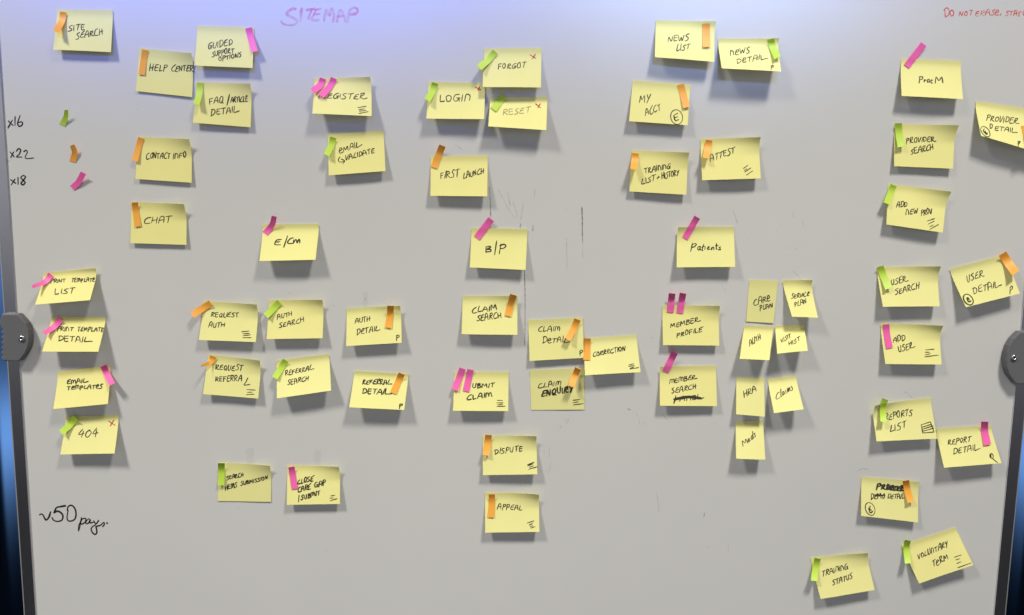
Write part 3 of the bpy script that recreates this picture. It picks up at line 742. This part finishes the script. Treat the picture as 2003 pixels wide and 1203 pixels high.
note('close', ((562, 910), (665, 910), (665, 985.5), (561, 987.5)), 15, Lb('CLOSE CARE GAP /SUBMIT', 'with a pink flag'),
     [('CLOSE', 582, 947, 612, 940.5, 9.5), ('CARE', 582.5, 963, 607, 956.5, 9.5), ('GAP', 615.5, 953, 637, 948, 9.5), ('SUBMIT', 588.5, 978, 626, 967.5, 8.5)],
     icon=[[(647, 970), (655, 969)], [(645.5, 974.5), (652, 974)], [(646, 979.5), (659, 975.5)]], bold=[([(584, 981.5), (585, 968.5)], 2.2)], curl=curlr(4.5), w=2.3)
note('printl', ((86, 533.5), (191, 524), (176, 587), (68.5, 596)), 34, Lb('PRINT TEMPLATE LIST', 'with a curling pink flag'),
     [('PRINT', 98.5, 553.5, 128, 552, 7.5), ('TEMPLATE', 139.5, 552, 185, 550.5, 7.5), ('LIST', 106.5, 575, 145, 573.5, 10.5)], w=1.9, curl=curlr(3))
note('printd', ((101, 619), (207, 620), (192, 688), (82.5, 687.5)), 33, Lb('PRINT TEMPLATE DETAIL', 'with a pink flag'),
     [('PRINT', 111.5, 647.5, 142, 648, 8.5), ('TEMPLATE', 151.5, 648, 202, 649, 8.5), ('DETAIL', 113.5, 667, 172, 669, 10)], w=2.0)
note('emailt', ((112.5, 727), (216, 714.5), (211, 790), (104, 800)), 26, Lb('EMAIL TEMPLATES', 'with a pink flag on the right'),
     [('EMAIL', 131.5, 751.5, 168, 748, 8.5), ('TEMPLATES', 131.5, 762.5, 200, 759, 8)], w=2.2)
note('404', ((128.5, 815), (232, 811), (224, 887), (118, 889)), 25, Lb('404', 'with a green flag and red cross'),
     [('404', 153, 855.5, 190, 854, 15)], red=[[(213, 824), (225, 832)], [(216, 833), (222.5, 822)]], w=1.9)

# ================================================================== PAGE FLAGS
def flag(key, color, label, pts, w, lift=1.0, top=0.6, w2=None, anchor='top', group='coloured page flags on the whiteboard', up=2.0):
    """a narrow film strip, one end stuck down and the other curling away"""
    c = spline(pts, 6); n = len(c) - 1
    c = np.array(c)
    seg = np.r_[0, np.cumsum(np.hypot(*np.diff(c, axis=0).T))]; T = seg / seg[-1]
    w2 = w2 or w
    m = 4
    px, tt, ss = [], [], []
    for i in range(n + 1):
        d = c[min(i + 1, n)] - c[max(i - 1, 0)]; d = d / np.hypot(*d)
        nr = np.array([-d[1], d[0]])
        ww = w + (w2 - w) * T[i]
        for k in range(m + 1):
            s = k / m - .5
            px.append(c[i] + nr * ww * s); tt.append(T[i]); ss.append(s)
    px = np.array(px); tt = np.array(tt)
    base = NOTES[key].height(px) if key else np.full(len(px), 0.0003)
    if anchor == 'bottom': tt = 1 - tt
    h = base + 0.00035 + lift / 1000 * tt ** up + (top * 0.9) / 1000 * np.clip(1 - tt / .42, 0, 1) ** 1.6 * (1 if anchor == 'top' else 0)
    P = at(px[:, 0], px[:, 1], h)
    org = P[m // 2 if anchor == 'top' else -(m // 2) - 1].copy()
    o = sheet_mesh('page_flag', (P - org).reshape(n + 1, m + 1, 3), FLAGM[color], 0.0001)
    o.location = org
    tag(o, label, 'page flag', group)
    return o

flag('site', 'orange', 'salmon orange flag on the corner of the SITE SEARCH note', [(124, 23.5), (120.5, 42), (109, 62)], 13, 12, 2)
flag('help', 'orange', 'salmon orange flag down the left of the HELP CENTER note', [(284, 97.5), (277, 146)], 12.5, 1.2)
flag('guided', 'pink', 'pink flag on the upper right corner of the GUIDED SUPPORT note', [(486, 54.5), (491, 75), (498, 101)], 13, 3)
flag('faq', 'green', 'green flag on the FAQ/ARTICLE DETAIL note', [(391.5, 161.5), (390, 182), (384, 204)], 12.5, 9)
flag('contact', 'orange', 'orange flag on the left edge of the CONTACT INFO note', [(276, 269.5), (263.5, 315)], 12, 3)
flag('chat', 'orange', 'orange flag on the corner of the CHAT note', [(263.5, 396), (269.5, 443)], 12.5, 1.5, 3)
flag('register', 'pink', 'left one of the two pink flags on the REGISTER note', [(632, 153.5), (626, 167), (611.5, 178)], 13, 8, 2)
flag('register', 'pink', 'right one of the two pink flags on the REGISTER note', [(653.5, 153), (645, 169), (628, 188)], 13, 4, 2)
flag('email', 'green', 'green flag hanging off the EMAIL VALIDATE note', [(652, 269), (648, 284), (639, 303.5)], 12.5, 8, 3)
flag('login', 'green', 'green flag hanging off the corner of the LOGIN note', [(851.5, 162.5), (846, 178), (836, 196)], 13, 10, 3)
flag('forgot', 'green', 'green flag slanting across the corner of the FORGOT note', [(969, 101), (955, 117), (937, 132)], 13, 9, 2)
flag('reset', 'green', 'green flag slanting across the corner of the RESET note', [(986, 187), (965, 214)], 14, 2, 3)
flag('first', 'orange', 'orange flag standing above the FIRST LAUNCH note', [(865.5, 285), (848.5, 328)], 13.5, 1, 7)
flag('newsl', 'orange', 'salmon flag on the upper right corner of the NEWS LIST note', [(1381, 46), (1382, 92)], 14.5, 2.5)
flag('newsd', 'green', 'green flag on the right corner of the NEWS DETAIL note', [(1507.5, 76.5), (1510, 88), (1521, 113)], 14, 8, 3)
flag('myacct', 'orange', 'orange flag on the right of the MY ACCT note', [(1331, 165), (1343, 210)], 13.5, 3)
flag('trainl', 'orange', 'short orange flag curling off the TRAINING LIST note', [(1243, 300), (1239.5, 331)], 13.5, 14, 2)
flag('attest', 'orange', 'orange flag on the left of the ATTEST note', [(1387, 274), (1381, 309)], 13, 10, 2)
flag('pracm', 'pink', 'long pink flag rising from the PRAC M note', [(1807, 86.5), (1773.5, 130)], 13, .8, 1)
flag('provd', 'orange', 'orange flag at the right photo edge on PROVIDER DETAIL note', [(2004, 245), (2013, 290)], 13, 3)
flag('provs', 'green', 'green flag on the PROVIDER SEARCH note', [(1757.5, 241), (1758.5, 260), (1763, 287)], 14, 6, 3)
flag('addnew', 'green', 'green flag on the left corner of the ADD NEW PROV note', [(1748, 362), (1734, 398)], 12.5, 6, 2)
flag('users', 'green', 'green flag on the USER SEARCH note', [(1721.5, 521), (1727, 537), (1738.5, 564)], 14, 6, 3)
flag('userd', 'orange', 'orange flag on the upper right corner of the USER DETAIL note', [(1961, 496), (1973, 515), (1987, 534)], 17, 12, 4)
flag('adduser', 'pink', 'pink flag on the ADD USER note', [(1733, 634.5), (1735, 655), (1740, 681)], 13, 1, 1)
flag('replist', 'green', 'green flag over the curled corner of the REPORTS LIST note', [(1732, 781), (1727, 795), (1728, 825)], 12, 10, 4)
flag('repdet', 'pink', 'pink flag on the right of the REPORT DETAIL note', [(1926.5, 825), (1926, 842), (1931.5, 870)], 14, 2, 6)
flag('pracd', 'orange', 'orange flag on the overwritten DEMO DETAIL note', [(1772, 940), (1775, 960), (1782, 982)], 13, 6, 5)
flag('volterm', 'green', 'green flag on the corner of the VOLUNTARY TERM note', [(1775.5, 1057), (1773, 1073), (1776, 1102)], 12, 8, 7)
flag('trainst', 'green', 'green flag on the left of the TRAINING STATUS note', [(1599.5, 1092.5), (1595, 1112), (1592.5, 1136)], 12.5, 8, 5)
flag('ecm', 'pink', 'pink flag with its tip curling up from the E/CM note', [(536.5, 423), (532, 440), (518.5, 457.5)], 10, 9, 0, w2=13.5, anchor='bottom')
flag('bp', 'pink', 'pink flag slanting above the B/P note', [(961, 429), (933, 465)], 14, 1, 3)
flag('patients', 'pink', 'pink flag slanting above the Patients note', [(1364, 425), (1340, 466)], 12.5, .8, 5)
flag('claims', 'orange', 'orange flag on the right of the CLAIM SEARCH note', [(1004, 576.5), (993, 618)], 13, 1.5, 6)
flag('claimd', 'orange', 'orange flag on the right of the CLAIM DETAIL note', [(1129.5, 625), (1122, 644), (1110.5, 664)], 13, 9, 4)
flag('correct', 'orange', 'orange flag at the left edge of the CORRECTION note', [(1149, 662), (1147.5, 704)], 13.5, 1, 3)
flag('claime', 'orange', 'orange flag lifting off the flat CLAIM ENQUIRY note', [(1131, 721), (1124, 737), (1117.5, 756)], 12.5, 13, 7)
flag('submit', 'pink', 'left one of the two pink flags on the SUBMIT CLAIM note', [(905, 721), (889.5, 763)], 13, 3, 2)
flag('submit', 'pink', 'right one of the two pink flags on the SUBMIT CLAIM note', [(920.5, 723), (911.5, 765.5)], 13, 1, 2)
flag('dispute', 'orange', 'orange flag on the DISPUTE note', [(955.5, 851), (954, 870), (950, 890)], 13, 6, 4)
flag('appeal', 'orange', 'orange flag on the APPEAL note', [(962, 967), (962, 990), (960, 1012)], 12.5, 1.5, 4)
flag('memprof', 'pink', 'left one of the two pink flags above the MEMBER PROFILE note', [(1314.5, 574), (1311, 611)], 13, .8, 8)
flag('memprof', 'pink', 'right one of the two pink flags above the MEMBER PROFILE note', [(1336, 573.5), (1329.5, 612.5)], 13, .8, 8)
flag('memsrch', 'pink', 'pink flag slanting above the MEMBER SEARCH note', [(1320, 689), (1302, 727)], 13, .8, 7)
flag('reqauth', 'orange', 'orange flag sticking out left of the REQUEST AUTH note', [(412, 593), (395, 604), (376, 616.5)], 13, 8, 3)
flag('authsrch', 'green', 'green flag slanting across the corner of the AUTH SEARCH note', [(547, 591), (520, 618)], 13, 6, 2)
flag('authdet', 'orange', 'orange flag on the right of the AUTH DETAIL note', [(764, 598), (763, 617), (759, 641)], 13, 2, 6)
flag('reqref', 'orange', 'orange flag twisted to a point on the REQUEST REFERRAL note', [(417.5, 697), (412, 709), (393, 716)], 13.5, 16, 2, w2=3)
flag('refsrch', 'green', 'green flag hanging off the REFERRAL SEARCH note', [(559, 705), (537.5, 739.5)], 12.5, 4, 3)
flag('refdet', 'orange', 'orange flag on the right of the REFERRAL DETAIL note', [(786, 731), (769, 769)], 13, 1.2, 5)
flag('hems', 'green', 'green flag on the flat SEARCH HEMS SUBMISSION note', [(433, 906), (433, 928), (432, 949)], 13, 4, 6)
flag('close', 'pink', 'pink flag on the CLOSE CARE GAP note', [(570, 913.5), (576.5, 956.5)], 12.5, 1, 4)
flag('printl', 'pink', 'pink flag curling out from the PRINT TEMPLATE LIST note', [(100, 537), (88, 551), (63, 561)], 13, 14, 1, w2=6)
flag('printd', 'pink', 'pink flag curling out from the PRINT TEMPLATE DETAIL note', [(118, 624), (107, 638), (86, 652)], 13, 8, 4, w2=9)
flag('emailt', 'pink', 'pink flag on the right corner of the EMAIL TEMPLATES note', [(202, 715.5), (210, 733), (219, 752)], 12.5, 8, 6)
flag('404', 'green', 'green flag slanting across the corner of the 404 note', [(147, 817), (135, 833), (119, 846)], 14, 8, 7, w2=11)
LG = 'loose sample flags beside the handwritten counts'
flag(None, 'green', 'green flag stuck on bare board beside the x16 count', [(129.5, 215), (128.5, 229), (121.5, 245)], 7, 7, 0, w2=13, anchor='bottom', group=LG, up=1.4)
flag(None, 'orange', 'orange flag stuck on bare board beside the x22 count', [(141, 284), (146, 299), (141.5, 316.5)], 9, 6, 0, w2=13, anchor='bottom', group=LG, up=1.4)
flag(None, 'pink', 'pink flag stuck on bare board beside the x18 count', [(163, 338), (153.5, 356), (141, 368)], 11.5, 6, 0, w2=12.5, anchor='bottom', group=LG, up=1.4)
